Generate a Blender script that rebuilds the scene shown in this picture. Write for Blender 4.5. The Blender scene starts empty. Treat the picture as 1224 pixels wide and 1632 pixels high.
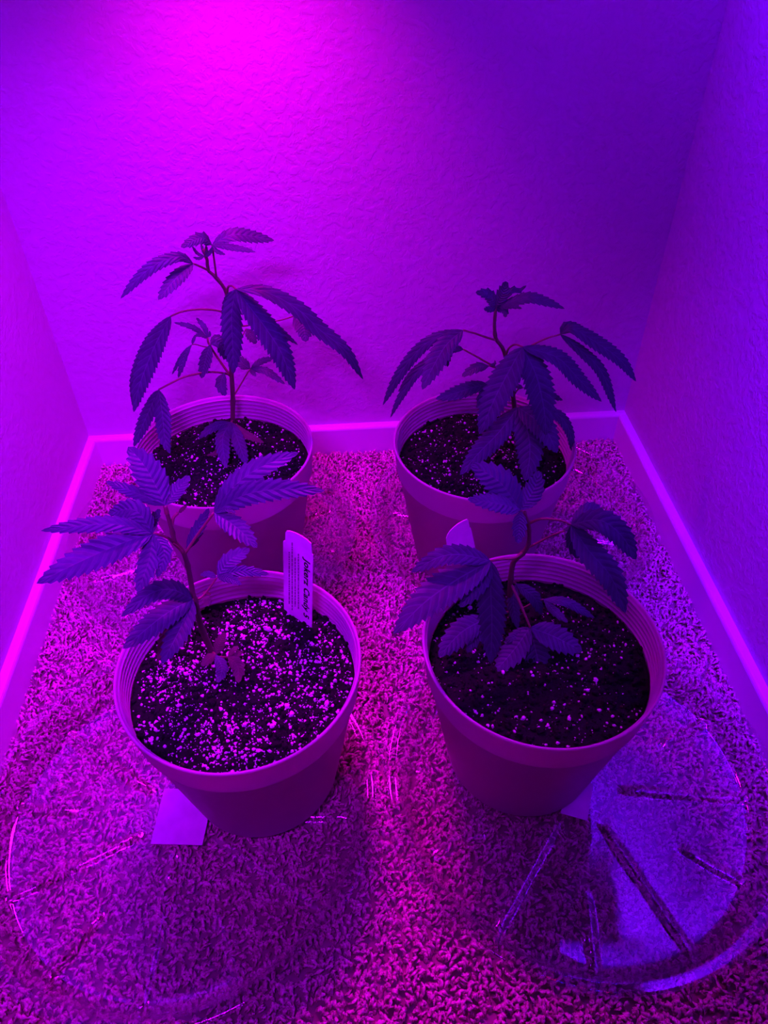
import bpy, math, random
import numpy as np
from mathutils import Vector, Matrix, noise

# ------------------------------------------------------------------ camera
FPX, YAW, PITCH, ROLL = 1181.52, 0.05293, 0.75124, -0.01639
CAM = np.array([0.37570, -0.87771, 0.68131])
IW, IH = 1224.0, 1632.0
def cam_axes():
    cy, sy, cp, sp = math.cos(YAW), math.sin(YAW), math.cos(PITCH), math.sin(PITCH)
    f = np.array([sy*cp, cy*cp, -sp]); r = np.array([cy, -sy, 0.0]); u = np.cross(r, f)
    c, s = math.cos(ROLL), math.sin(ROLL)
    return c*r + s*u, -s*r + c*u, f
AX_R, AX_U, AX_F = cam_axes()
scene = bpy.context.scene
col = scene.collection
cam_d = bpy.data.cameras.new('camera'); cam_o = bpy.data.objects.new('camera', cam_d); col.objects.link(cam_o)
cam_d.sensor_fit = 'HORIZONTAL'; cam_d.sensor_width = 36.0; cam_d.lens = FPX*36.0/IW
cam_d.clip_start = 0.01
M = Matrix.Identity(4)
for i, a in enumerate((AX_R, AX_U, -AX_F)):
    for k in range(3): M[k][i] = a[k]
for k in range(3): M[k][3] = CAM[k]
cam_o.matrix_world = M
scene.camera = cam_o

# ------------------------------------------------------------------ world, lights, exposure
w = bpy.data.worlds.new('world'); scene.world = w; w.use_nodes = True
bg = w.node_tree.nodes['Background']; bg.inputs[0].default_value = (0.30, 0.0005, 1.0, 1); bg.inputs[1].default_value = 0.06
vs = scene.view_settings
vs.view_transform = 'Standard'; vs.look = 'None'; vs.exposure = 0.0; vs.gamma = 1.0; vs.use_curve_mapping = False

# grow lamp heads: (position, aim point, colour, watts, spread degrees)
LAMPS = [
    ('over the tallest plant',     (0.285, -0.10, 0.69), (0.285, -0.12, 0.0), (1.00, 0.0006, 0.82), 0.95, 102),
    ('beside the left wall',       (0.12, -0.19, 0.76), (0.08, -0.30, 0.0), (0.22, 0.0005, 1.0), 1.60, 95),
    ('in the right rear corner',   (0.67, -0.17, 0.85), (0.90, -0.19, 0.52), (0.10, 0.0005, 1.0), 1.5, 76),
    ('beside the right wall',      (0.68, -0.60, 0.72), (0.92, -0.50, 0.36), (0.14, 0.0005, 1.0), 6.0, 80),
    ('over the pale young plant, added to brighten the front carpet',  (0.30, -0.06, 1.02), (0.29, -0.66, 0.0), (0.90, 0.0005, 1.0), 0.80, 42),  # invented head, added to brighten the carpet towards the front
    ('over the closet opening, added as front fill',    (0.21, -0.92, 0.92), (0.10, -0.28, 0.12), (0.36, 0.0005, 1.0), 2.4, 66),  # invented head, added as fill for pot fronts and lower back wall
]

# ------------------------------------------------------------------ pixel -> point on a plane
def ray(px, py):
    return AX_F + AX_R*((px - IW/2)/FPX) - AX_U*((py - IH/2)/FPX)
def at_y(px, py, Y):
    d = ray(px, py); return CAM + d*((Y - CAM[1])/d[1])
def at_z(px, py, z):
    d = ray(px, py); return CAM + d*((z - CAM[2])/d[2])
def depth_of(p): return float((np.asarray(p) - CAM) @ AX_F)

# ------------------------------------------------------------------ helpers
def mesh_obj(name, verts, faces, mat=None, parent=None, smooth=True, uvs=None):
    me = bpy.data.meshes.new(name)
    me.from_pydata([tuple(map(float, v)) for v in verts], [], faces)
    if smooth: me.polygons.foreach_set('use_smooth', [True]*len(me.polygons))
    if uvs is not None:
        l = me.uv_layers.new(name='uv')
        li = np.empty(len(me.loops), dtype=np.int32); me.loops.foreach_get('vertex_index', li)
        l.data.foreach_set('uv', np.asarray(uvs, dtype=np.float32)[li].ravel())
    me.update()
    if mat: me.materials.append(mat)
    o = bpy.data.objects.new(name, me); col.objects.link(o)
    if parent: o.parent = parent
    return o
def big_mesh(name, V, F, mat, parent=None, smooth=True):
    V = np.asarray(V, np.float32); F = np.asarray(F, np.int32); n = F.shape[1]
    me = bpy.data.meshes.new(name)
    me.vertices.add(len(V)); me.vertices.foreach_set('co', V.ravel())
    me.loops.add(F.size); me.loops.foreach_set('vertex_index', F.ravel())
    me.polygons.add(len(F)); me.polygons.foreach_set('loop_start', np.arange(0, F.size, n, dtype=np.int32))
    me.polygons.foreach_set('use_smooth', np.full(len(F), smooth))
    me.update(calc_edges=True); me.validate()
    me.materials.append(mat)
    o = bpy.data.objects.new(name, me); col.objects.link(o)
    if parent: o.parent = parent
    return o
def tag(o, label=None, cat=None, group=None, kind=None):
    if label: o['label'] = label
    if cat: o['category'] = cat
    if group: o['group'] = group
    if kind: o['kind'] = kind
    return o
def empty(name, loc):
    o = bpy.data.objects.new(name, None); col.objects.link(o); o.location = tuple(map(float, loc)); o.empty_display_size = 0.05
    return o
def lathe(profile, n=96, closed=True):
    m = len(profile); V = []; F = []
    for i in range(n):
        a = 2*math.pi*i/n; c, s = math.cos(a), math.sin(a)
        V += [(r*c, r*s, z) for r, z in profile]
    last = m if closed else m - 1
    for i in range(n):
        j = (i + 1) % n
        for k in range(last):
            k2 = (k + 1) % m
            F.append((i*m + k, j*m + k, j*m + k2, i*m + k2))
    return V, F
def box_vf(x0, x1, y0, y1, z0, z1):
    V = [(x, y, z) for z in (z0, z1) for y in (y0, y1) for x in (x0, x1)]
    F = [(0, 2, 3, 1), (4, 5, 7, 6), (0, 1, 5, 4), (2, 6, 7, 3), (0, 4, 6, 2), (1, 3, 7, 5)]
    return V, F
def spline(P, n):
    """Catmull-Rom through P, n+1 samples, even in arc length"""
    P = [np.asarray(p, float) for p in P]
    if len(P) == 2: P = [P[0], (P[0] + P[1])/2, P[1]]
    Q = [2*P[0] - P[1]] + P + [2*P[-1] - P[-2]]
    out = []
    for i in range(1, len(Q) - 2):
        a, b, c, d = Q[i-1:i+3]
        for k in range(12):
            t = k/12.0
            out.append(0.5*((2*b) + (c - a)*t + (2*a - 5*b + 4*c - d)*t*t + (3*b - a - 3*c + d)*t**3))
    out.append(Q[-2]); out = np.array(out)
    s = np.r_[0, np.cumsum(np.linalg.norm(np.diff(out, axis=0), axis=1))]
    u = np.linspace(0, s[-1], n + 1)
    return np.stack([np.interp(u, s, out[:, k]) for k in range(3)], 1)
def unit(v): return v/(np.linalg.norm(v) + 1e-12)
def tube_vf(C, R, sides=8):
    C = np.asarray(C); n = len(C); V = []; F = []
    up = np.array([0.31, 0.52, 0.79])
    for i in range(n):
        t = unit(C[min(i+1, n-1)] - C[max(i-1, 0)])
        a = unit(np.cross(t, up)); b = np.cross(t, a)
        for k in range(sides):
            th = 2*math.pi*k/sides
            V.append(C[i] + R[i]*(a*math.cos(th) + b*math.sin(th)))
    for i in range(n-1):
        for k in range(sides):
            k2 = (k+1) % sides
            F.append((i*sides+k, i*sides+k2, (i+1)*sides+k2, (i+1)*sides+k))
    F.append(tuple(range(sides))[::-1]); F.append(tuple((n-1)*sides + k for k in range(sides)))
    return V, F

# ------------------------------------------------------------------ materials
def new_mat(name):
    m = bpy.data.materials.new(name); m.use_nodes = True
    nt = m.node_tree; b = nt.nodes['Principled BSDF']
    return m, nt, b
def N(nt, kind, **kw):
    n = nt.nodes.new(kind)
    for k, v in kw.items(): setattr(n, k, v)
    return n
def ramp(nt, fac, stops):
    r = N(nt, 'ShaderNodeValToRGB'); el = r.color_ramp.elements
    while len(el) < len(stops): el.new(0.5)
    for e, (p, c) in zip(el, stops): e.position = p; e.color = (*c, 1)
    nt.links.new(fac, r.inputs[0]); return r.outputs[0]
def objcoord(nt):
    return N(nt, 'ShaderNodeTexCoord').outputs['Object']
def noise_tex(nt, vec, scale, detail=4, rough=0.5, dist=0.0):
    n = N(nt, 'ShaderNodeTexNoise'); n.inputs['Scale'].default_value = scale
    n.inputs['Detail'].default_value = detail; n.inputs['Roughness'].default_value = rough
    n.inputs['Distortion'].default_value = dist
    nt.links.new(vec, n.inputs['Vector']); return n.outputs['Fac']
def bump(nt, b, height, strength, dist):
    n = N(nt, 'ShaderNodeBump'); n.inputs['Strength'].default_value = strength; n.inputs['Distance'].default_value = dist
    nt.links.new(height, n.inputs['Height']); nt.links.new(n.outputs[0], b.inputs['Normal']); return n

def mat_wall():
    m, nt, b = new_mat('textured_wall_paint'); v = objcoord(nt)
    b.inputs['Base Color'].default_value = (0.60, 0.59, 0.58, 1); b.inputs['Roughness'].default_value = 0.55
    b.inputs['Specular IOR Level'].default_value = 0.35
    # flattened drywall splatter: islands with sharp borders plus a fine orange peel
    n1 = noise_tex(nt, v, 95, 5, 0.6, 0.3)
    isl = ramp(nt, n1, [(0.46, (0, 0, 0)), (0.56, (1, 1, 1))])
    n2 = noise_tex(nt, v, 160, 3, 0.6)
    mx = N(nt, 'ShaderNodeMath', operation='MULTIPLY_ADD'); mx.inputs[1].default_value = 0.35
    nt.links.new(n2, mx.inputs[0]); nt.links.new(isl, mx.inputs[2])
    bump(nt, b, mx.outputs[0], 0.30, 0.0016)
    return m
def mat_trim():
    m, nt, b = new_mat('white_gloss_trim_paint'); v = objcoord(nt)
    b.inputs['Base Color'].default_value = (0.80, 0.79, 0.77, 1); b.inputs['Roughness'].default_value = 0.35
    bump(nt, b, noise_tex(nt, v, 90, 2), 0.05, 0.001)
    return m
def mat_carpet(pile=True):
    m, nt, b = new_mat('flecked_beige_carpet' if pile else 'carpet_backing'); v = objcoord(nt)
    n1 = noise_tex(nt, v, 330 if pile else 120, 2, 0.6)
    c = ramp(nt, n1, [(0.34, (0.33, 0.22, 0.17)), (0.46, (0.70, 0.54, 0.43)), (0.60, (0.90, 0.74, 0.60)), (0.72, (0.96, 0.84, 0.74))])
    if pile: nt.links.new(c, b.inputs['Base Color'])
    else: b.inputs['Base Color'].default_value = (0.32, 0.23, 0.19, 1)
    b.inputs['Roughness'].default_value = 0.95; b.inputs['Specular IOR Level'].default_value = 0.1
    return m
def mat_pot():
    m, nt, b = new_mat('terracotta_plastic'); v = objcoord(nt)
    c = ramp(nt, noise_tex(nt, v, 30, 3), [(0.3, (0.52, 0.31, 0.47)), (0.7, (0.57, 0.34, 0.52))])
    nt.links.new(c, b.inputs['Base Color']); b.inputs['Roughness'].default_value = 0.42
    b.inputs['Specular IOR Level'].default_value = 0.35
    tr = N(nt, 'ShaderNodeBsdfTranslucent'); tr.inputs[0].default_value = (0.72, 0.36, 0.50, 1)
    mx = N(nt, 'ShaderNodeMixShader'); mx.inputs[0].default_value = 0.34
    out = nt.nodes['Material Output']
    nt.links.new(b.outputs[0], mx.inputs[1]); nt.links.new(tr.outputs[0], mx.inputs[2]); nt.links.new(mx.outputs[0], out.inputs[0])
    return m
def mat_soil():
    m, nt, b = new_mat('damp_potting_soil'); v = objcoord(nt)
    n = noise_tex(nt, v, 260, 5, 0.65)
    nt.links.new(ramp(nt, n, [(0.3, (0.004, 0.0035, 0.004)), (0.65, (0.012, 0.010, 0.011)), (0.8, (0.028, 0.021, 0.020))]), b.inputs['Base Color'])
    b.inputs['Roughness'].default_value = 0.9; b.inputs['Specular IOR Level'].default_value = 0.15
    bump(nt, b, noise_tex(nt, v, 420, 4, 0.7), 0.9, 0.002)
    return m
def mat_plain(name, colr, rough=0.6, spec=0.3, bscale=None):
    m, nt, b = new_mat(name); v = objcoord(nt)
    n = noise_tex(nt, v, bscale or 80, 3)
    lo = tuple(x*0.9 for x in colr); hi = tuple(min(1, x*1.08) for x in colr)
    nt.links.new(ramp(nt, n, [(0.3, lo), (0.7, hi)]), b.inputs['Base Color'])
    b.inputs['Roughness'].default_value = rough; b.inputs['Specular IOR Level'].default_value = spec
    return m
def mat_leaf(name, base, vein, transl, tmix=0.22, relief=0.3):
    m, nt, b = new_mat(name)
    uv = N(nt, 'ShaderNodeTexCoord').outputs['UV']; sep = N(nt, 'ShaderNodeSeparateXYZ'); nt.links.new(uv, sep.inputs[0])
    def mth(op, a, bb=None, c=None):
        n = N(nt, 'ShaderNodeMath', operation=op)
        for i, x in enumerate((a, bb, c)):
            if x is None: continue
            if isinstance(x, (int, float)): n.inputs[i].default_value = x
            else: nt.links.new(x, n.inputs[i])
        return n.outputs[0]
    au = mth('ABSOLUTE', mth('SUBTRACT', mth('MULTIPLY', sep.outputs[0], 2.0), 1.0))
    ph = mth('SUBTRACT', mth('MULTIPLY', sep.outputs[1], 11.0), mth('MULTIPLY', au, 1.5))
    tri = mth('ABSOLUTE', mth('SUBTRACT', mth('FRACT', ph), 0.5))          # 0 on a side vein
    side = mth('SUBTRACT', 1.0, mth('MINIMUM', mth('MULTIPLY', tri, 7.0), 1.0))
    mid = mth('SUBTRACT', 1.0, mth('MINIMUM', mth('MULTIPLY', au, 16.0), 1.0))
    v = mth('MAXIMUM', mth('MULTIPLY', side, 0.55), mid)
    nz = noise_tex(nt, objcoord(nt), 120, 3)
    c1 = ramp(nt, nz, [(0.3, tuple(x*0.8 for x in base)), (0.7, tuple(x*1.15 for x in base))])
    mx = N(nt, 'ShaderNodeMix', data_type='RGBA'); nt.links.new(v, mx.inputs[0]); nt.links.new(c1, mx.inputs[6]); mx.inputs[7].default_value = (*vein, 1)
    nt.links.new(mx.outputs[2], b.inputs['Base Color']); b.inputs['Roughness'].default_value = 0.48
    b.inputs['Specular IOR Level'].default_value = 0.26
    bump(nt, b, mth('MULTIPLY', tri, -1.0), relief, 0.0022).invert = True
    tr = N(nt, 'ShaderNodeBsdfTranslucent'); tr.inputs[0].default_value = (*transl, 1)
    mix = N(nt, 'ShaderNodeMixShader'); mix.inputs[0].default_value = tmix
    nt.links.new(b.outputs[0], mix.inputs[1]); nt.links.new(tr.outputs[0], mix.inputs[2])
    nt.links.new(mix.outputs[0], nt.nodes['Material Output'].inputs[0])
    return m
def mat_clear():
    m, nt, b = new_mat('clear_plastic'); nt.nodes.remove(b)
    lw = N(nt, 'ShaderNodeLayerWeight')
    p = N(nt, 'ShaderNodeMath', operation='POWER'); p.inputs[1].default_value = 4.0; nt.links.new(lw.outputs['Facing'], p.inputs[0])
    f = N(nt, 'ShaderNodeMath', operation='MULTIPLY_ADD'); f.inputs[1].default_value = 0.93; f.inputs[2].default_value = 0.08
    nt.links.new(p.outputs[0], f.inputs[0])
    tp = N(nt, 'ShaderNodeBsdfTransparent'); tp.inputs[0].default_value = (0.95, 0.95, 0.95, 1)
    gl = N(nt, 'ShaderNodeBsdfGlossy'); gl.inputs['Roughness'].default_value = 0.035; gl.inputs[0].default_value = (1, 1, 1, 1)
    bm = N(nt, 'ShaderNodeBump'); bm.inputs['Strength'].default_value = 0.05; bm.inputs['Distance'].default_value = 0.002
    nt.links.new(noise_tex(nt, objcoord(nt), 38, 2), bm.inputs['Height'])
    nt.links.new(bm.outputs[0], gl.inputs['Normal'])
    mix = N(nt, 'ShaderNodeMixShader'); nt.links.new(f.outputs[0], mix.inputs[0])
    nt.links.new(tp.outputs[0], mix.inputs[1]); nt.links.new(gl.outputs[0], mix.inputs[2])
    nt.links.new(mix.outputs[0], nt.nodes['Material Output'].inputs[0])
    return m
def mat_emit(name, colr, s):
    m, nt, b = new_mat(name); nt.nodes.remove(b)
    e = N(nt, 'ShaderNodeEmission'); e.inputs[0].default_value = (*colr, 1); e.inputs[1].default_value = s
    nt.links.new(e.outputs[0], nt.nodes['Material Output'].inputs[0]); return m

WALL, TRIM, PILE, BACKING = mat_wall(), mat_trim(), mat_carpet(True), mat_carpet(False)
POT, SOIL, CLEAR = mat_pot(), mat_soil(), mat_clear()
PERLITE = mat_plain('white_perlite', (0.66, 0.65, 0.64), 0.85, 0.2, 300)
BARK = mat_plain('brown_bark_crumb', (0.045, 0.028, 0.022), 0.9, 0.15, 300)
LEAF = mat_leaf('green_leaf', (0.036, 0.11, 0.072), (0.085, 0.19, 0.135), (0.04, 0.2, 0.05), 0.07, 0.28)
YOUNG = mat_leaf('young_green_leaf', (0.056, 0.17, 0.125), (0.10, 0.22, 0.155), (0.09, 0.3, 0.08), 0.22, 0.6)
OLD = mat_leaf('faded_reddish_leaf', (0.10, 0.06, 0.055), (0.17, 0.10, 0.08), (0.15, 0.07, 0.04), 0.2)
STEM = mat_plain('reddish_green_stem', (0.11, 0.08, 0.05), 0.5, 0.35, 200)
PETI = mat_plain('red_petiole', (0.20, 0.095, 0.07), 0.5, 0.35, 200)
CARD = mat_plain('white_plastic_card', (0.86, 0.85, 0.84), 0.5, 0.3, 60)
PAPER = mat_plain('white_paper', (0.62, 0.61, 0.60), 0.7, 0.2, 60)
INK = mat_plain('black_print', (0.012, 0.011, 0.012), 0.6, 0.2)
INK2 = mat_plain('grey_print', (0.16, 0.15, 0.16), 0.6, 0.2)
DARKMETAL = mat_plain('black_lamp_housing', (0.02, 0.02, 0.022), 0.4, 0.4)
LED_R, LED_B = mat_emit('red_led', (1, 0.002, 0.06), 36), mat_emit('blue_led', (0.02, 0.006, 1), 60)

# ------------------------------------------------------------------ the closet
WD, HT, FRONT = 0.7796, 2.3, -1.15
def struct(name, vf, mat, smooth=False):
    o = mesh_obj(name, vf[0], vf[1], mat, smooth=smooth); o['kind'] = 'structure'; return o
struct('wall_back', box_vf(-0.1, WD+0.1, 0, 0.1, -0.02, HT), WALL)
struct('wall_left', box_vf(-0.1, 0, FRONT, 0, -0.02, HT), WALL)
struct('wall_right', box_vf(WD, WD+0.1, FRONT, 0, -0.02, HT), WALL)
struct('ceiling', box_vf(-0.1, WD+0.1, FRONT, 0.1, HT, HT+0.05), WALL)
floor = struct('floor', box_vf(-0.1, WD+0.1, FRONT, 0.1, -0.06, -0.009), BACKING)
def baseboard(name, side):
    t, h = 0.0115, 0.0405
    prof = [(0, -0.009), (t, -0.009), (t, h-0.004), (t-0.0006, h-0.0022), (t-0.002, h-0.0006), (t-0.0042, h), (0, h)]   # (out of the wall, z)
    V = []; n = len(prof)
    for e in (0, 1):
        for o, z in prof:
            if side == 'back': V.append(((0, WD)[e], -o, z))
            elif side == 'left': V.append((o, (FRONT, -0.0112)[e], z))
            else: V.append((WD-o, (FRONT, -0.0112)[e], z))
    F = [(k, (k+1) % n, n+(k+1) % n, n+k) for k in range(n)] + [tuple(range(n)), tuple(range(n, 2*n))[::-1]]
    o = mesh_obj(name, V, F, TRIM, smooth=False); o['kind'] = 'structure'
baseboard('baseboard_back', 'back'); baseboard('baseboard_left', 'left'); baseboard('baseboard_right', 'right')

# carpet pile: one curled yarn tuft after another
def carpet():
    rng = np.random.default_rng(5)
    sp = 0.0041
    gx = np.arange(0.010, WD-0.010, sp); gy = np.arange(-1.0, -0.010, sp)
    X, Y = np.meshgrid(gx, gy); n = X.size
    X = X.ravel() + rng.uniform(-.5, .5, n)*sp; Y = Y.ravel() + rng.uniform(-.5, .5, n)*sp
    # clumped lean directions
    nx = np.array([noise.noise((x*45, y*45, 0.0)) for x, y in zip(X, Y)])
    ang = nx*6.0 + rng.uniform(-1.3, 1.3, n)
    lean = rng.uniform(0.0035, 0.0085, n); top = rng.uniform(-0.0035, -0.0002, n)
    R = rng.uniform(0.0014, 0.0022, n)
    seg, sides = 4, 4
    ts = np.linspace(0, 1, seg+1)
    V = np.empty((n, seg+1, sides, 3), np.float32)
    curl = rng.uniform(-1.6, 1.6, n)
    px, py = X.copy(), Y.copy()
    for i, t in enumerate(ts):
        a = ang + curl*t
        cx = X + np.cos(a)*lean*t**1.3; cyy = Y + np.sin(a)*lean*t**1.3
        hz = math.sin(min(1.0, t*1.35)*math.pi/2) - max(0, t-0.72)*1.0
        cz = -0.0095 + (top + 0.0095)*hz
        rr = R*(0.8, 1.1, 1.15, 1.0, 0.45)[i]
        for k in range(sides):
            th = 2*math.pi*k/sides + 0.6*i
            V[:, i, k, 0] = cx + rr*np.cos(th)*np.sin(a) * 1.0 + rr*np.sin(th)*np.cos(a)*0.5
            V[:, i, k, 1] = cyy - rr*np.cos(th)*np.cos(a) + rr*np.sin(th)*np.sin(a)*0.5
            V[:, i, k, 2] = cz + rr*np.sin(th)*0.8
    V[..., 2] = np.minimum(V[..., 2], 0.0)
    base = []
    for i in range(seg):
        for k in range(sides):
            k2 = (k+1) % sides
            base.append((i*sides+k, i*sides+k2, (i+1)*sides+k2, (i+1)*sides+k))
    base = np.array(base, np.int32)
    F = (np.arange(n, dtype=np.int32)*((seg+1)*sides))[:, None, None] + base[None]
    o = big_mesh('carpet_pile', V.reshape(-1, 3), F.reshape(-1, 4), PILE, floor)
    o['kind'] = 'stuff'; o['label'] = 'flecked beige curly carpet pile'
carpet()

# ------------------------------------------------------------------ grow lamp heads
def grow_lamp(where, pos, aim, colr, watts, spread):
    root = empty('grow_light', pos)
    tag(root, 'black bar grow light with red and blue diodes hung ' + where, 'grow light', 'grow lights over the plants')
    d = (Vector(aim) - Vector(pos)).normalized(); q = d.to_track_quat('-Z', 'Y')
    def turn(o, loc=(0, 0, 0)):
        o.rotation_mode = 'QUATERNION'; o.rotation_quaternion = q; o.location = q @ Vector(loc); return o
    L, Wd = 0.105, 0.028
    prof = [(-Wd, -0.004), (-Wd, 0.010), (-Wd*0.7, 0.020), (Wd*0.7, 0.020), (Wd, 0.010), (Wd, -0.004), (Wd*0.86, -0.004), (Wd*0.86, 0.004), (-Wd*0.86, 0.004), (-Wd*0.86, -0.004)]
    n = len(prof)
    V = [(x, y, z) for x in (-L, L) for y, z in prof]
    F = [(k, n+k, n+(k+1) % n, (k+1) % n) for k in range(n)] + [tuple(range(n)), tuple(range(n, 2*n))[::-1]]
    turn(mesh_obj('housing', V, F, DARKMETAL, root, smooth=False))
    dv, df = lathe([(0, 0.0), (0.0045, 0.0), (0.0036, -0.0022), (0.0015, -0.0034), (0, -0.0036)], 10, closed=False)
    mr = mesh_obj('diode', dv, df, LED_R, root); mb = mesh_obj('diode', dv, df, LED_B, root)
    first = {0: mr, 1: mb}; used = set()
    for r in range(2):
        for i in range(8):
            k = 1 if ((i + r) % 3 == 1) == (colr[0] > 0.5) else 0
            o = first[k]
            if k in used: o = first[k].copy(); col.objects.link(o)
            used.add(k); turn(o, (-0.091 + 0.026*i, -0.011 + 0.022*r, 0.0035))
    # cord up to the ceiling
    P0 = q @ Vector((0, 0, 0.018)); P1 = q @ Vector((0, 0, 0.05)); top = Vector((P1.x, P1.y, HT - 0.002 - pos[2]))
    P = [np.array(P0), np.array(P1), np.array(P1.lerp(top, 0.35)), np.array(top)]
    C = spline(P, 14); v, f = tube_vf(C, [0.0028]*len(C), 6); mesh_obj('cord', v, f, DARKMETAL, root)
    ld = bpy.data.lights.new('diode_light', 'AREA'); ld.shape = 'RECTANGLE'; ld.size = 2*L*0.95; ld.size_y = 2*Wd*0.8
    ld.color = colr; ld.energy = watts; ld.spread = math.radians(spread)
    lo = bpy.data.objects.new('diode_light', ld); col.objects.link(lo); lo.parent = root; turn(lo, (0, 0, -0.006))
for a in LAMPS: grow_lamp(*a)

# ------------------------------------------------------------------ saucers
SAUCER = {'fl': (0.2005, -0.5515), 'fr': (0.5725, -0.5505), 'bl': (0.1960, -0.1930), 'br': (0.5750, -0.1930)}
SR = 0.1845; SCALE = 0.181/SR
def saucer_mesh():
    """one moulded sheet: floor with twelve radial ribs, long and short in turn, curved foot, steep wall, broad lip"""
    prof = [(0.0, 0.0036), (0.02, 0.0036), (0.036, 0.0036), (0.041, 0.0036), (0.045, 0.0036), (0.050, 0.0036), (0.065, 0.0036), (0.080, 0.0036), (0.095, 0.0036), (0.101, 0.0036), (0.105, 0.0036), (0.110, 0.0036),
            (0.122, 0.0036), (0.133, 0.0036), (0.1365, 0.0037), (0.140, 0.00402), (0.145, 0.00452), (0.150, 0.00508), (0.155, 0.00575), (0.1585, 0.0066), (0.1615, 0.0088), (0.1638, 0.0130), (0.1660, 0.0180),
            (0.1713, 0.0290), (0.1727, 0.0316), (0.1737, 0.0329), (0.1746, 0.03375), (0.1752, 0.03390), (0.1770, 0.03407), (0.1790, 0.03422), (0.1808, 0.03433), (0.1820, 0.03437),
            (0.1831, 0.03420), (0.1838, 0.03385), (0.1843, 0.0331), (SR, 0.0322)]
    na = 720; m = len(prof); P = np.array(prof)
    T = np.gradient(P, axis=0); T /= np.linalg.norm(T, axis=1)[:, None]; Nn = np.stack([T[:, 1], -T[:, 0]], 1)      # outward and down
    Q = P + Nn*0.0012
    def sst(x): x = np.clip(x, 0, 1); return x*x*(3-2*x)
    V = np.empty((2, m, na, 3)); ang = np.arange(na)*2*math.pi/na
    for side, A in ((0, P), (1, Q)):
        for i in range(m):
            r, z = A[i]; rr = P[i, 0]
            h = np.zeros(na)
            for k in range(12):
                d = (ang - k*math.pi/6 + math.pi) % (2*math.pi) - math.pi
                y = rr*np.sin(d); r0 = 0.043 if k % 2 == 0 else 0.103
                amp = sst((rr - r0)/0.006)*(1 - sst((rr - 0.150)/0.013))
                t = np.clip(np.abs(y)/0.0052, 0, 1)
                h = np.maximum(h, np.where(np.cos(d) > 0, 0.0034*amp*(1 - t**2.6), 0))
            V[side, i, :, 0] = r*np.cos(ang); V[side, i, :, 1] = r*np.sin(ang); V[side, i, :, 2] = z + h
    idx = lambda sd, i: (sd*m + i)*na + np.arange(na)
    F = []
    for i in range(m-1):
        a, b = idx(0, i), idx(0, i+1); F.append(np.stack([a, b, np.roll(b, -1), np.roll(a, -1)], 1))
        a, b = idx(1, i), idx(1, i+1); F.append(np.stack([a, np.roll(a, -1), np.roll(b, -1), b], 1))
    a, b = idx(0, m-1), idx(1, m-1); F.append(np.stack([a, b, np.roll(b, -1), np.roll(a, -1)], 1))
    V = V.reshape(-1, 3); V[:, :2] *= SCALE
    V[:na, :2] = 0.00005*np.stack([np.cos(ang), np.sin(ang)], 1); V[m*na:m*na+na, :2] = V[:na, :2]
    o = big_mesh('dish', V, np.concatenate(F), CLEAR); me = o.data; bpy.data.objects.remove(o); return me
DISH = saucer_mesh()
def saucer(key, phase, z0, label):
    cx, cy = SAUCER[key]
    me = DISH.copy(); me.transform(Matrix.Rotation(math.radians(phase), 4, 'Z'))
    o = bpy.data.objects.new('plant_saucer', me); col.objects.link(o); o.location = (cx, cy, z0)
    tag(o, label, 'saucer', 'clear plastic saucers under the pots')
saucer('fl', -155+60, 0.0, 'clear ribbed plastic saucer under the pot with the printed plant tag')
saucer('fr', -9+60, 0.0, 'clear ribbed plastic saucer under the pot whose tag is half hidden by leaves')
saucer('bl', 20, -0.0035, 'clear ribbed plastic saucer under the tallest plant by the back wall')
saucer('br', 45, -0.0035, 'clear ribbed plastic saucer under the dark bushy plant by the back wall')

# ------------------------------------------------------------------ pots with soil
POTS = {'fl': (0.2744, -0.5102), 'fr': (0.5254, -0.5084), 'bl': (0.2332, -0.2233), 'br': (0.5214, -0.2353)}
RIM_Z, RB = 0.1807, 0.0711
def pot_profile(z0):
    H = RIM_Z - z0
    zs = lambda f: f*H
    out = [(0, 0.0), (RB-0.004, 0.0), (RB, 0.003), (0.0942, zs(0.79)), (0.0958, zs(0.797)), (0.0964, zs(0.81)), (0.0990, H-0.004), (0.1000, H-0.002), (0.0998, H-0.0004), (0.0988, H), (0.0978, H-0.0006)]
    inn = [(0.0972, H-0.0025)]
    for k in range(6):                                   # moulded rings inside the collar
        z = H - 0.0050 - 0.0049*k; r = 0.0970 - 0.00045*k - 0.00014
        inn += [(r, z+0.0007), (r-0.0011, z+0.0004), (r-0.0011, z-0.0001), (r-0.0001, z-0.0005)]
    inn += [(0.0915, H-0.040), (0.069, 0.004), (0.0, 0.004)]
    return out + inn
def pot_radius(z, z0): return 0.070 + (0.0925-0.070)*(z - z0 - 0.004)/(RIM_Z - 0.040 - z0 - 0.004)
ICO_V = None
def ico():
    t = (1+5**.5)/2
    v = np.array([(-1, t, 0), (1, t, 0), (-1, -t, 0), (1, -t, 0), (0, -1, t), (0, 1, t), (0, -1, -t), (0, 1, -t), (t, 0, -1), (t, 0, 1), (-t, 0, -1), (-t, 0, 1)], float)
    v /= np.linalg.norm(v[0])
    f = np.array([(0, 11, 5), (0, 5, 1), (0, 1, 7), (0, 7, 10), (0, 10, 11), (1, 5, 9), (5, 11, 4), (11, 10, 2), (10, 7, 6), (7, 1, 8), (3, 9, 4), (3, 4, 2), (3, 2, 6), (3, 6, 8), (3, 8, 9), (4, 9, 5), (2, 4, 11), (6, 2, 10), (8, 6, 7), (9, 8, 1)], np.int32)
    return v, f
IV, IF = ico()
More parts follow.
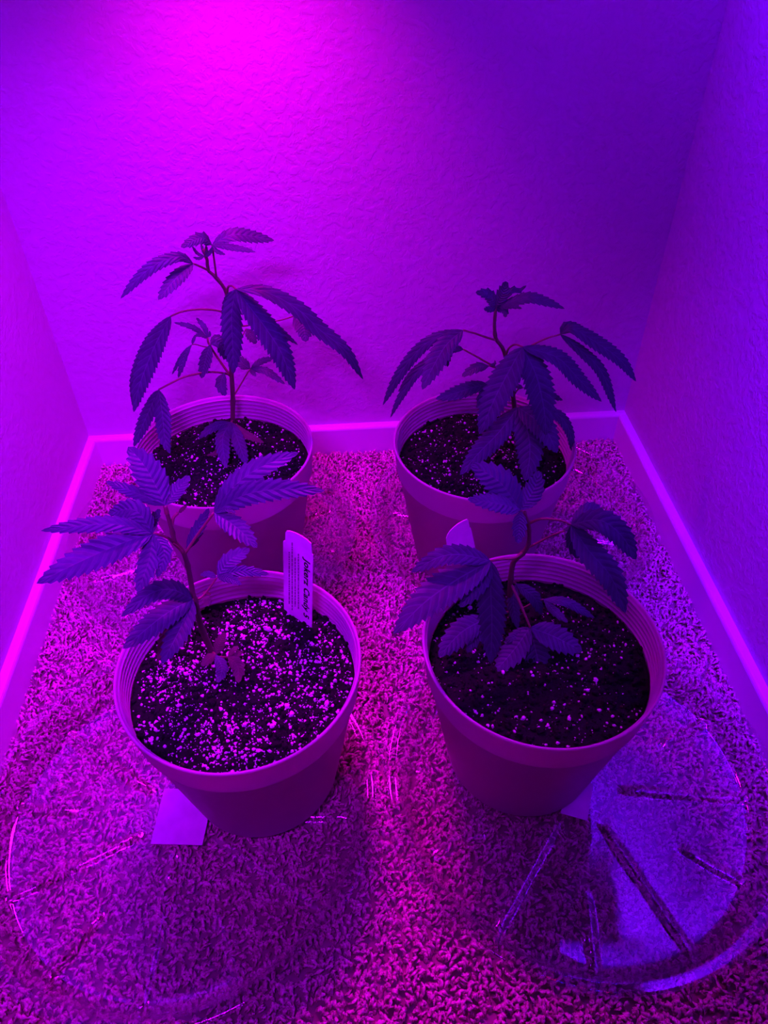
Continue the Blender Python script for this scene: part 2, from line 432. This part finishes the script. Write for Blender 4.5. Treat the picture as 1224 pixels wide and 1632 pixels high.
def soil_h(x, y, seed, mound):
    r2 = (x*x + y*y)/0.0086
    return 0.0022*noise.noise((x*60+seed, y*60, 0)) + 0.0018*noise.noise((x*150, y*150+seed, 3)) + mound*(1-r2)*0.004
def grains(rng, n, rad, sizes, seed, z, mound, patch):
    V = []; F = []; c = 0
    while c < n:
        a = rng.uniform(0, 2*math.pi); r = rad*math.sqrt(rng.uniform(0, 1)); x, y = r*math.cos(a), r*math.sin(a)
        d = noise.noise((x*28+seed*3.1, y*28, 7.0))
        if patch and rng.uniform(-0.55, 0.75) > d*0.9 + 0.32 - (r/rad)**4*0.35: continue
        s = sizes[0] + (sizes[1]-sizes[0])*rng.uniform()**3.0
        sc = rng.uniform(0.65, 1.25, 3)*s
        v = IV*rng.uniform(0.75, 1.2, (12, 1))*sc
        th = rng.uniform(0, 6.28); ct, st = math.cos(th), math.sin(th)
        v = np.stack([v[:, 0]*ct - v[:, 1]*st, v[:, 0]*st + v[:, 1]*ct, v[:, 2]], 1)
        V.append(v + np.array([x, y, z + soil_h(x, y, seed, mound) + s*0.45])); F.append(IF + 12*c); c += 1
    return np.concatenate(V), np.concatenate(F)
def potted(key, label, soil_z, perlite_n, seed, mound, name='potted_cannabis_plant'):
    cx, cy = POTS[key]
    z0 = 0.0068 + (0.0 if key in ('fl', 'fr') else -0.0035)
    root = empty(name, (cx, cy, z0)); tag(root, label, 'potted plant', 'potted plants on clear saucers')
    V, F = lathe(pot_profile(z0), 112, closed=False); mesh_obj('pot', V, F, POT, root)
    sz = soil_z - z0
    # soil: bumpy disc with a skirt
    nr, na = 44, 128; rad = 0.0930; V = []; F = []
    V.append((0, 0, sz + soil_h(0, 0, seed, mound)))
    for i in range(1, nr+1):
        r = rad*i/nr
        for k in range(na):
            a = 2*math.pi*k/na; x, y = r*math.cos(a), r*math.sin(a)
            V.append((x, y, sz + soil_h(x, y, seed, mound) + 0.0012*noise.noise((x*420, y*420, seed))))
    for k in range(na):
        a = 2*math.pi*k/na; V.append((0.086*math.cos(a), 0.086*math.sin(a), sz-0.03))
    for k in range(na): F.append((0, 1+k, 1+(k+1) % na))
    for i in range(nr):
        for k in range(na):
            k2 = (k+1) % na; F.append((1+i*na+k, 1+(i+1)*na+k, 1+(i+1)*na+k2, 1+i*na+k2))
    soil = mesh_obj('soil', V, F, SOIL, root); soil['label'] = 'dark potting soil dotted with white perlite'
    rng = np.random.default_rng(seed)
    v, f = grains(rng, 1500, rad, (0.0008, 0.0034), seed, sz, mound, False); o = big_mesh('soil_crumbs', v, f, SOIL, soil, smooth=False); o['kind'] = 'stuff'
    v, f = grains(rng, 110, rad, (0.0008, 0.002), seed, sz, mound, False); o = big_mesh('bark_bits', v, f, BARK, soil, smooth=False); o['kind'] = 'stuff'
    v, f = grains(rng, perlite_n, rad*0.985, (0.00045, 0.00175), seed, sz, mound, True); o = big_mesh('perlite', v, f, PERLITE, soil, smooth=False); o['kind'] = 'stuff'; o['label'] = 'white perlite granules'
    # the few large lumps
    for k in range(24 if key == 'fl' else 7):
        v, f = grains(rng, 1, rad*0.9, (0.0022, 0.0034), seed, sz, mound, True)
        mesh_obj('perlite_lump', v, [tuple(t) for t in f.tolist()], PERLITE, soil, smooth=False)
    return root

# ------------------------------------------------------------------ leaves
rl = random.Random(11)
def leaflet(parent, origin, P, hw_px, mat, face=0.6, teeth=None, name='leaflet'):
    C = spline(P, 60)
    L = np.linalg.norm(np.diff(C, axis=0), axis=1).sum()
    n_t = teeth or max(5, min(20, int(L*1400/8.0)))
    rows = 2*n_t + 1
    def pt(t):
        x = min(max(t, 0), 1)*60; i = min(int(x), 59); return C[i] + (C[i+1]-C[i])*(x-i)
    up = np.array([0, 0, 1.0])
    tilt = rl.uniform(-0.25, 0.25)
    V = []; UV = []; F = []; ncol = 7
    us = (-1, -0.66, -0.33, 0, 0.33, 0.66, 1)
    fold = rl.uniform(0.10, 0.26)
    for r in range(rows):
        t = r/(rows-1); tipr = (r % 2 == 1)
        p = pt(t); T = unit(pt(t+0.02) - pt(t-0.02)); vw = unit(CAM - p)
        nv = unit(vw - (vw@T)*T)
        nu = up - (up@T)*T; nu = unit(nu) if np.linalg.norm(nu) > 0.15 else nv
        n = unit(face*nv + (1-face)*nu)
        s = unit(np.cross(T, n)); n = unit(n*math.cos(tilt) + s*math.sin(tilt)); s = unit(np.cross(T, n))
        cosv = max(0.55, abs(n@nv))
        hw = hw_px*depth_of(p)/FPX/cosv
        prof = (t**0.62)*(max(0.0, 1-t)**0.80)/0.4205 + 0.03*max(0.0, 1-t)
        wdt = hw*prof; tb = min(1.0, wdt/(0.45*hw + 1e-9))
        for u in us:
            au = abs(u)
            x = wdt*u
            if au == 1: x *= (1.08 if tipr else 0.86)
            fwd = (0.9*L/(rows-1)) if (tipr and au == 1) else (0.35*L/(rows-1) if (tipr and au > 0.5) else 0.0)
            fwd *= tb*min(1.0, (1-t)*6)
            hgt = fold*wdt*au - 0.20*wdt*au*au + (0.00035 if not tipr else -0.00025)*(1 if 0 < au < 1 else 0)*min(1, wdt/0.008)
            q = p + s*x + T*fwd + n*hgt
            V.append(q - origin); UV.append((u*0.5+0.5, t))
    for r in range(rows-1):
        for c in range(ncol-1):
            a = r*ncol + c; F.append((a, a+1, a+ncol+1, a+ncol))
    o = mesh_obj(name, V, F, mat, parent, smooth=True, uvs=UV)
    return o
class Plant:
    def __init__(s, root, base_px, stem_px, soil_z, r0=0.0030, lean=0.0):
        s.root = root; s.o = np.array(root.location)
        b = at_z(*base_px, soil_z - 0.004); s.y = b[1]
        s.base = b; s.lean = lean
        n = len(stem_px)
        P = [b] + [at_y(px, py, s.y + lean*(i+1)/n) for i, (px, py) in enumerate(stem_px)]
        C = spline(P, 40); R = np.linspace(r0, r0*0.5, len(C))
        for k in (8, 17, 26, 34): R[k] *= 1.25
        v, f = tube_vf(C - s.o, R, 8); mesh_obj('stem', v, f, STEM, root)
    def p(s, px, py, dy): return at_y(px, py, s.y + dy)
    def leaf(s, pet, dyb, leaflets, mat=None, pr=0.0011, dy0=0.0, pmat=None, face=0.6):
        mat = mat or LEAF
        n = len(pet)
        P = [s.p(x, y, dy0 + (dyb-dy0)*i/(n-1)) for i, (x, y) in enumerate(pet)]
        C = spline(P, 14); v, f = tube_vf(C - s.o, np.linspace(pr*1.15, pr*0.85, len(C)), 6)
        lf = mesh_obj('leaf', v, f, pmat or PETI, s.root)
        for item in leaflets:
            path, dyt, hw = item[:3]; fc = item[3] if len(item) > 3 else face; mt = item[4] if len(item) > 4 else mat
            q = [pet[-1]] + list(path) if not (len(item) > 5) else list(path)
            d = np.r_[0, np.cumsum([math.hypot(q[i+1][0]-q[i][0], q[i+1][1]-q[i][1]) for i in range(len(q)-1)])]; d /= d[-1]
            Q = [s.p(x, y, dyb + (dyt-dyb)*k) for (x, y), k in zip(q, d)]
            leaflet(lf, s.o, Q, hw, mt, fc)
        return lf

# --- tall plant by the back wall, left
SZ = 0.150
r = potted('bl', 'tallest leggy cannabis plant with long drooping leaves in terracotta pot by back wall', SZ, 1200, 3, 0.2)
A = Plant(r, (371, 692), [(371, 660), (371, 630), (369, 596), (367, 560), (364, 510), (361, 468), (345, 443), (332, 431), (330, 414), (324, 397)], SZ, 0.0031)
A.leaf([(332, 431), (322, 426), (308, 420)], -0.01, [([(286, 409), (251, 420), (221, 443), (192, 476)], -0.05, 11), ([(282, 442), (252, 478)], -0.05, 13)])
A.leaf([(345, 443), (341, 412), (338, 390)], -0.01, [([(370, 374), (404, 377), (437, 383)], 0.01, 12, 0.45), ([(364, 393), (408, 402)], -0.04, 6, 0.4), ([(345, 400), (359, 406)], -0.03, 4),
       ([(321, 379), (288, 394)], -0.03, 10, 0.45), ([(322, 380), (311, 369)], 0.0, 3)])
A.leaf([(330, 414), (326, 408)], 0.0, [([(315, 404), (306, 392)], 0.0, 3), ([(324, 400), (320, 388)], 0.01, 3), ([(329, 400), (328, 390)], -0.01, 3), ([(334, 402), (340, 394)], -0.02, 4), ([(316, 412), (308, 410)], -0.01, 3)], YOUNG, 0.0013)
A.leaf([(362, 466), (364, 457), (370, 456), (376, 461)], -0.025, [([(369, 500), (371, 553), (372, 596)], -0.055, 19), ([(400, 492), (427, 528), (450, 566), (470, 621)], -0.06, 22),
       ([(420, 464), (472, 491), (509, 525), (551, 560), (579, 605)], -0.035, 15, 0.55), ([(420, 505), (475, 550)], -0.01, 8), ([(362, 480), (357, 520)], -0.02, 7)])
A.leaf([(363, 505), (351, 496), (321, 493), (292, 496), (272, 504)], -0.03, [([(246, 553), (223, 612), (213, 657)], -0.07, 17), ([(240, 545), (216, 600), (210, 643)], -0.03, 11)])
A.leaf([(368, 598), (352, 594), (329, 593), (314, 596), (293, 601), (268, 613), (253, 621)], -0.05, [([(259, 662), (263, 700), (271, 723)], -0.085, 14), ([(237, 656), (222, 690), (213, 712)], -0.075, 12), ([(240, 640), (232, 668)], -0.04, 6)])
# side shoot
A.leaf([(368, 600), (355, 582), (340, 560), (332, 546), (331, 538)], 0.005, [([(306, 521), (277, 514)], 0.0, 5), ([(326, 522), (313, 506)], 0.02, 5), ([(320, 534), (309, 536)], -0.01, 4), ([(334, 534), (334, 527)], 0.01, 2.5)], YOUNG, 0.0013)
A.leaf([(336, 553), (335, 549)], -0.005, [([(328, 572), (321, 603)], -0.025, 11), ([(351, 548), (367, 575)], 0.0, 12), ([(345, 538), (358, 539)], 0.02, 6)], None, 0.0010)
A.leaf([(334, 554), (323, 552), (312, 549), (306, 549)], -0.01, [([(295, 565), (284, 602)], -0.03, 6), ([(290, 568), (274, 597)], -0.02, 4), ([(309, 540), (312, 534)], 0.0, 3)], YOUNG, 0.0007)
A.leaf([(367, 600), (362, 596), (358, 594)], -0.01, [([(352, 612), (359, 631)], -0.03, 10)], None, 0.0008)
A.leaf([(372, 632), (384, 612), (394, 595), (399, 588)], 0.01, [([(424, 591), (454, 612)], -0.005, 7), ([(416, 576), (437, 570)], 0.04, 6), ([(388, 580), (376, 567)], 0.02, 10), ([(403, 594), (408, 600)], -0.01, 4)], None, 0.0009)
A.leaf([(368, 556), (380, 548), (392, 524)], 0.02, [([(397, 530), (408, 548)], 0.01, 9)], None, 0.0008)
A.leaf([(364, 522), (400, 518), (444, 511), (468, 504)], 0.03, [([(483, 520), (487, 545)], 0.005, 15), ([(478, 512), (496, 522)], 0.03, 7)], None, 0.0009)
A.leaf([(371, 670), (369, 673)], -0.018, [([(355, 698), (360, 746)], -0.085, 13), ([(381, 707), (393, 742)], -0.08, 12), ([(340, 681), (316, 699)], -0.045, 8), ([(390, 691), (421, 706)], -0.045, 7, 0.5, OLD), ([(348, 718), (329, 726)], -0.07, 6, 0.5, OLD)], None, 0.0012)

# --- dark bushy plant by the back wall, right
r = potted('br', 'dark bushy cannabis plant with wide hanging leaves in terracotta pot by back wall', SZ, 1000, 8, 0.2)
B = Plant(r, (826, 715), [(824, 690), (820, 650), (813, 600), (806, 570), (800, 553), (790, 539), (788, 514), (790, 493)], SZ, 0.0032)
B.leaf([(789, 512), (791, 490)], 0.0, [([(779, 470), (758, 466)], -0.01, 10), ([(803, 464), (806, 448)], 0.005, 12), ([(839, 474), (870, 480), (900, 492)], -0.02, 10, 0.5), ([(804, 495), (805, 506)], -0.02, 7),
       ([(780, 493), (771, 493)], -0.015, 6), ([(815, 488), (832, 492)], -0.03, 5), ([(815, 463), (826, 464), (839, 455)], 0.01, 6)], YOUNG, 0.0013)
B.leaf([(790, 542), (776, 538), (759, 532), (738, 526)], -0.02, [([(712, 549), (690, 585), (673, 621)], -0.06, 19), ([(694, 538), (662, 563), (633, 602), (610, 646)], -0.03, 11), ([(716, 560), (713, 585)], -0.03, 8)])
B.leaf([(795, 588), (780, 580), (759, 568), (739, 557)], 0.0, [([(722, 558), (697, 566), (662, 596), (637, 635), (622, 666)], -0.02, 9), ([(705, 563), (660, 592), (634, 625)], 0.01, 7), ([(728, 556), (714, 562)], 0.0, 6)])
B.leaf([(795, 588), (780, 583)], -0.01, [([(759, 586), (736, 600)], -0.02, 9), ([(788, 580), (789, 574)], 0.0, 3)], None, 0.0009)
B.leaf([(812, 615), (795, 610), (778, 612)], -0.015, [([(752, 618), (722, 628), (694, 636)], -0.035, 13), ([(768, 640), (775, 668)], -0.04, 10)], None, 0.0010)
B.leaf([(806, 567), (811, 555), (821, 549), (833, 553)], -0.03, [([(817, 581), (790, 632), (764, 692)], -0.07, 26), ([(853, 594), (862, 626), (868, 660), (870, 694)], -0.065, 25), ([(888, 570), (924, 606), (959, 640)], -0.045, 15), ([(828, 585), (812, 625)], -0.05, 12)])
B.leaf([(808, 575), (830, 562), (850, 549), (872, 539), (893, 533)], 0.005, [([(912, 524), (949, 545), (989, 574), (1014, 608)], -0.02, 13), ([(931, 563), (960, 595), (982, 657)], -0.03, 10), ([(900, 520), (916, 522), (940, 536)], 0.015, 9)])
B.leaf([(822, 672), (824, 660), (826, 649)], -0.03, [([(795, 689), (763, 722), (733, 757)], -0.075, 20), ([(842, 693), (844, 729), (837, 767)], -0.08, 25), ([(866, 680), (888, 722)], -0.07, 21), ([(886, 660), (908, 688), (912, 722)], -0.04, 10)])
B.leaf([(818, 632), (826, 620), (834, 618)], 0.0, [([(826, 616), (820, 618)], 0.0, 4), ([(860, 622), (897, 638)], 0.01, 8)], None, 0.0009)

# --- plant with the printed tag, front left
r = potted('fl', 'pale young cannabis plant in terracotta pot holding the printed plant tag', SZ, 3600, 5, 0.35)
C_ = Plant(r, (340, 1046), [(330, 1022), (320, 997), (312, 962), (307, 946), (302, 915), (293, 882), (279, 864), (274, 845), (265, 814), (263, 806)], SZ, 0.0029)
C_.leaf([(266, 818), (263, 806)], 0.0, [([(247, 772), (227, 738), (204, 712)], 0.03, 27, 0.65), ([(223, 788), (168, 767)], 0.02, 12, 0.5), ([(281, 783), (302, 758)], 0.02, 13), ([(250, 760), (222, 742), (206, 720)], 0.04, 16, 0.5)], YOUNG, 0.0016)
C_.leaf([(273, 842), (276, 826), (284, 817)], 0.005, [([(290, 812), (298, 806)], 0.005, 4)], OLD, 0.0013)
C_.leaf([(279, 864), (271, 859), (257, 853), (244, 850)], -0.015, [([(199, 864), (128, 895), (58, 930)], -0.06, 27, 0.6), ([(187, 836), (128, 838), (65, 846)], -0.03, 15, 0.5), ([(215, 813), (172, 818)], 0.0, 19), ([(238, 891), (219, 944)], -0.05, 18), ([(262, 880), (250, 920)], -0.04, 13), ([(244, 830), (255, 811)], 0.01, 9)], YOUNG)
C_.leaf([(295, 882), (318, 848), (341, 817)], 0.0, [([(372, 776), (415, 745), (476, 721)], 0.02, 20, 0.6), ([(387, 790), (442, 780), (518, 782)], -0.015, 21, 0.55), ([(375, 839), (410, 873)], -0.04, 18), ([(360, 812), (376, 817)], -0.01, 5)], YOUNG)
C_.leaf([(294, 884), (297, 878)], 0.0, [([(313, 848), (333, 810)], 0.015, 11, 0.85)], YOUNG, 0.0012)
C_.leaf([(293, 882), (283, 872), (276, 866)], -0.008, [([(271, 860), (268, 856)], -0.01, 2)], OLD, 0.0010)
C_.leaf([(310, 956), (322, 951), (334, 937), (346, 920)], 0.01, [([(366, 893), (398, 874)], 0.03, 15), ([(386, 910), (429, 915)], 0.01, 10, 0.5), ([(366, 922), (385, 932)], -0.01, 8), ([(332, 915), (319, 916)], 0.01, 6)], YOUNG, 0.0008)
C_.leaf([(311, 958), (318, 955), (323, 950)], 0.004, [([(328, 953), (332, 966)], -0.004, 8), ([(328, 946), (336, 946)], 0.01, 5)], OLD, 0.0008)
C_.leaf([(311, 960), (307, 955)], -0.006, [([(275, 940), (240, 946), (193, 983)], -0.045, 18, 0.6), ([(262, 980), (196, 1034)], -0.06, 22), ([(286, 1004), (258, 1058)], -0.06, 20), ([(268, 1000), (250, 1058)], -0.03, 9, 0.5, OLD)])
C_.leaf([(338, 1040), (344, 1043)], -0.012, [([(335, 1048), (321, 1061)], -0.024, 9, 0.5, OLD), ([(354, 1066), (346, 1088)], -0.038, 11), ([(350, 1025), (359, 1008)], -0.002, 10, 0.5, OLD)], None, 0.0012)
C_.leaf([(340, 1042), (352, 1047), (363, 1047)], -0.014, [([(379, 1062), (380, 1088)], -0.038, 12, 0.5, OLD), ([(375, 1045), (388, 1038)], -0.012, 6, 0.4, OLD), ([(372, 1036), (380, 1030)], -0.008, 5, 0.4, OLD)], OLD, 0.0010)

# --- dark broad leaved plant, front right
r = potted('fr', 'broad-leaved shaded cannabis plant in terracotta pot in front of the dark bushy one', SZ, 650, 13, 0.2)
D = Plant(r, (816, 990), [(813, 955), (814, 925), (818, 897), (830, 885), (842, 868), (843, 840), (836, 816)], SZ, 0.0031)
D.leaf([(841, 832), (830, 813)], 0.0, [([(796, 768), (750, 740)], 0.02, 27, 0.6), ([(794, 803), (745, 796)], -0.01, 16), ([(851, 780), (859, 750)], 0.02, 18), ([(828, 838), (826, 866)], -0.02, 13), ([(846, 800), (864, 786)], 0.01, 9)], YOUNG, 0.0013)
D.leaf([(843, 834), (863, 827), (892, 829), (910, 836)], -0.01, [([(955, 829), (990, 853), (1014, 892)], -0.03, 22), ([(938, 877), (974, 920), (997, 977)], -0.06, 24), ([(940, 812), (968, 824)], 0.01, 14), ([(914, 865), (922, 890)], -0.02, 13)])
D.leaf([(838, 874), (857, 865), (878, 854), (899, 846)], -0.01, [([(906, 842), (912, 838)], -0.01, 4)], None, 0.0009)
D.leaf([(834, 880), (818, 890), (800, 891), (782, 894)], -0.02, [([(728, 924), (677, 960), (627, 1010)], -0.07, 31, 0.65), ([(735, 884), (700, 888), (655, 912)], -0.03, 18, 0.55), ([(782, 940), (784, 994), (782, 1058)], -0.06, 25), ([(766, 926), (733, 968)], -0.045, 17)])
D.leaf([(814, 930), (824, 950), (834, 973), (845, 1000)], -0.03, [([(818, 1037), (789, 1070)], -0.055, 22), ([(856, 1046), (864, 1085)], -0.06, 23), ([(886, 1016), (928, 1038)], -0.045, 23), ([(828, 1012), (805, 1022)], -0.035, 12)], None, 0.0012)
D.leaf([(815, 972), (835, 968), (850, 960), (866, 955)], 0.0, [([(904, 960), (948, 985)], -0.01, 9, 0.5), ([(886, 976), (905, 992)], -0.02, 8)], None, 0.0007)
D.leaf([(814, 975), (795, 978), (776, 985)], -0.02, [([(735, 1008), (699, 1047)], -0.05, 23), ([(760, 1010), (745, 1040)], -0.04, 13)], None, 0.0010)
D.leaf([(814, 925), (822, 930)], 0.005, [([(851, 952), (864, 980)], -0.005, 12), ([(818, 960), (825, 1002)], -0.02, 11)], None, 0.0010)

# ------------------------------------------------------------------ plant tags
def on_plane(px, py, O, n):
    d = ray(px, py); return CAM + d*(((O - CAM)@n)/(d@n))
def plant_tag(g0, g1, outline, label, back=0.0):
    a, b = at_z(*g0, SZ), at_z(*g1, SZ)
    e1 = unit(b - a); n = unit(np.cross(e1, np.array([0, 0, 1.0])))
    if (CAM - a)@n < 0: n = -n
    pts = [on_plane(px, py, a, n) for px, py in outline]
    pts = [pts[0] + np.array([0, 0, -0.014])] + [p for p in pts[0:]] + [pts[-1] + np.array([0, 0, -0.014])]
    th = 0.0007; m = len(pts)
    org = (a + b)/2
    V = [p - org + n*th/2 for p in pts] + [p - org - n*th/2 for p in pts]
    F = [tuple(range(m)), tuple(range(m, 2*m))[::-1]] + [(k, m+k, m+(k+1) % m, (k+1) % m) for k in range(m)]
    root = empty('plant_tag', org); tag(root, label, 'plant tag', 'white plant tags')
    mesh_obj('tag_blade', V, F, CARD, root, smooth=False)
    return root, a, n, org
out_fl = [(453, 973), (451.6, 863), (452, 862), (455, 861.5), (455.2, 848), (457, 846), (462, 846), (470, 848.5), (480, 853.5), (489, 859.5), (496, 866), (497.2, 882.5), (499, 884.5), (498, 940), (497, 1001)]
troot, ta, tn, torg = plant_tag((453, 973), (497, 1001), out_fl, 'white plastic plant tag printed with a plant name and rows of fine print')
# printed name, running down the blade, letter tops towards the right edge
def lettering(body, p_start, p_end, height_px_pt, parent, mat, name):
    cu = bpy.data.curves.new('lettering', 'FONT'); cu.body = body; cu.size = 1.0; cu.shear = 0.06; cu.offset = 0.012; cu.space_character = 1.10
    tmp = bpy.data.objects.new('lettering_tmp', cu); col.objects.link(tmp)
    dg = bpy.context.evaluated_depsgraph_get(); dg.update()
    me = bpy.data.meshes.new_from_object(tmp.evaluated_get(dg)); bpy.data.objects.remove(tmp)
    # heavy strokes: the same glyphs laid over each other with a hair's shift
    v0 = [tuple(v.co) for v in me.vertices]; f0 = [tuple(p.vertices) for p in me.polygons]; vv = []; ff = []
    for dx, dy in ((-0.020, -0.014), (0.020, -0.014), (-0.020, 0.014), (0.020, 0.014), (0, 0)):
        k = len(vv); vv += [(x+dx, y+dy, z) for x, y, z in v0]; ff += [tuple(i+k for i in f) for f in f0]
    me = bpy.data.meshes.new(name); me.from_pydata(vv, [], ff)
    co = np.empty(len(me.vertices)*3, np.float32); me.vertices.foreach_get('co', co); co = co.reshape(-1, 3)
    x0, x1 = co[:, 0].min(), co[:, 0].max(); y1 = co[:, 1].max()
    s = on_plane(*p_start, ta, tn); e = on_plane(*p_end, ta, tn); t = on_plane(*height_px_pt, ta, tn)
    ex = (e - s)/(x1 - x0); up = (t - s); up = (up - (up@unit(ex))*unit(ex))/y1
    W = s + (co[:, :1] - x0)*ex + co[:, 1:2]*up + tn*0.00055 - torg
    me.vertices.foreach_set('co', W.astype(np.float32).ravel()); me.update(); me.materials.clear(); me.materials.append(mat)
    o = bpy.data.objects.new(name, me); col.objects.link(o); o.parent = parent; return o
lettering('Jokerz Candy 5', (485.8, 888), (484.6, 981), (495.3, 889), troot, INK, 'printed_name')['label'] = 'black slanted lettering'
rl2 = random.Random(4)
for (x, y0, y1) in ((461.5, 879, 962), (466.2, 864, 972), (471.0, 888, 966), (476.2, 882, 970)):
    V = []; F = []; y = y0
    while y < y1:
        ln = rl2.uniform(1.6, 6.5); e = min(y+ln, y1)
        c = [on_plane(px, py, ta, tn) + tn*0.0005 - torg for px, py in ((x-0.85, y), (x+0.85, y), (x+0.85, e), (x-0.85, e))]
        k = len(V); V += c; F.append((k, k+1, k+2, k+3)); y = e + 0.9
    mesh_obj('fine_print', V, F, INK2, troot, smooth=False)
out_fr = [(713, 960), (712.5, 873), (711, 858), (713, 852), (717, 846), (723, 840), (730, 834.5), (738, 830), (744, 827.5), (746, 829), (748.5, 840.5), (750.5, 842), (757, 871), (757, 950)]
plant_tag((713, 960), (757, 950), out_fr, 'blank round-topped white plastic tag rising behind the broad leaf')

# ------------------------------------------------------------------ white cards under the front pots
def card(px_pts, z, label):
    pts = [at_z(x, y, z) for x, y in px_pts]; org = sum(pts)/len(pts); m = len(pts)
    V = [p - org + np.array([0, 0, 0.0004]) for p in pts] + [p - org - np.array([0, 0, 0.0004]) for p in pts]
    F = [tuple(range(m)), tuple(range(m, 2*m))[::-1]] + [(k, m+k, m+(k+1) % m, (k+1) % m) for k in range(m)]
    o = mesh_obj('paper_card', V, F, PAPER, None, smooth=False); o.location = tuple(map(float, org))
    tag(o, label, 'card', 'white cards lying on the saucers')
card([(262, 1257), (240, 1345), (322.5, 1347), (331, 1308), (325, 1259)], 0.0069, 'white square card poking out under the pot with the printed tag')
card([(893, 1296), (936, 1308), (946, 1250), (915, 1240)], 0.0069, 'shaded white card corner poking out under the broad-leaved plant pot')
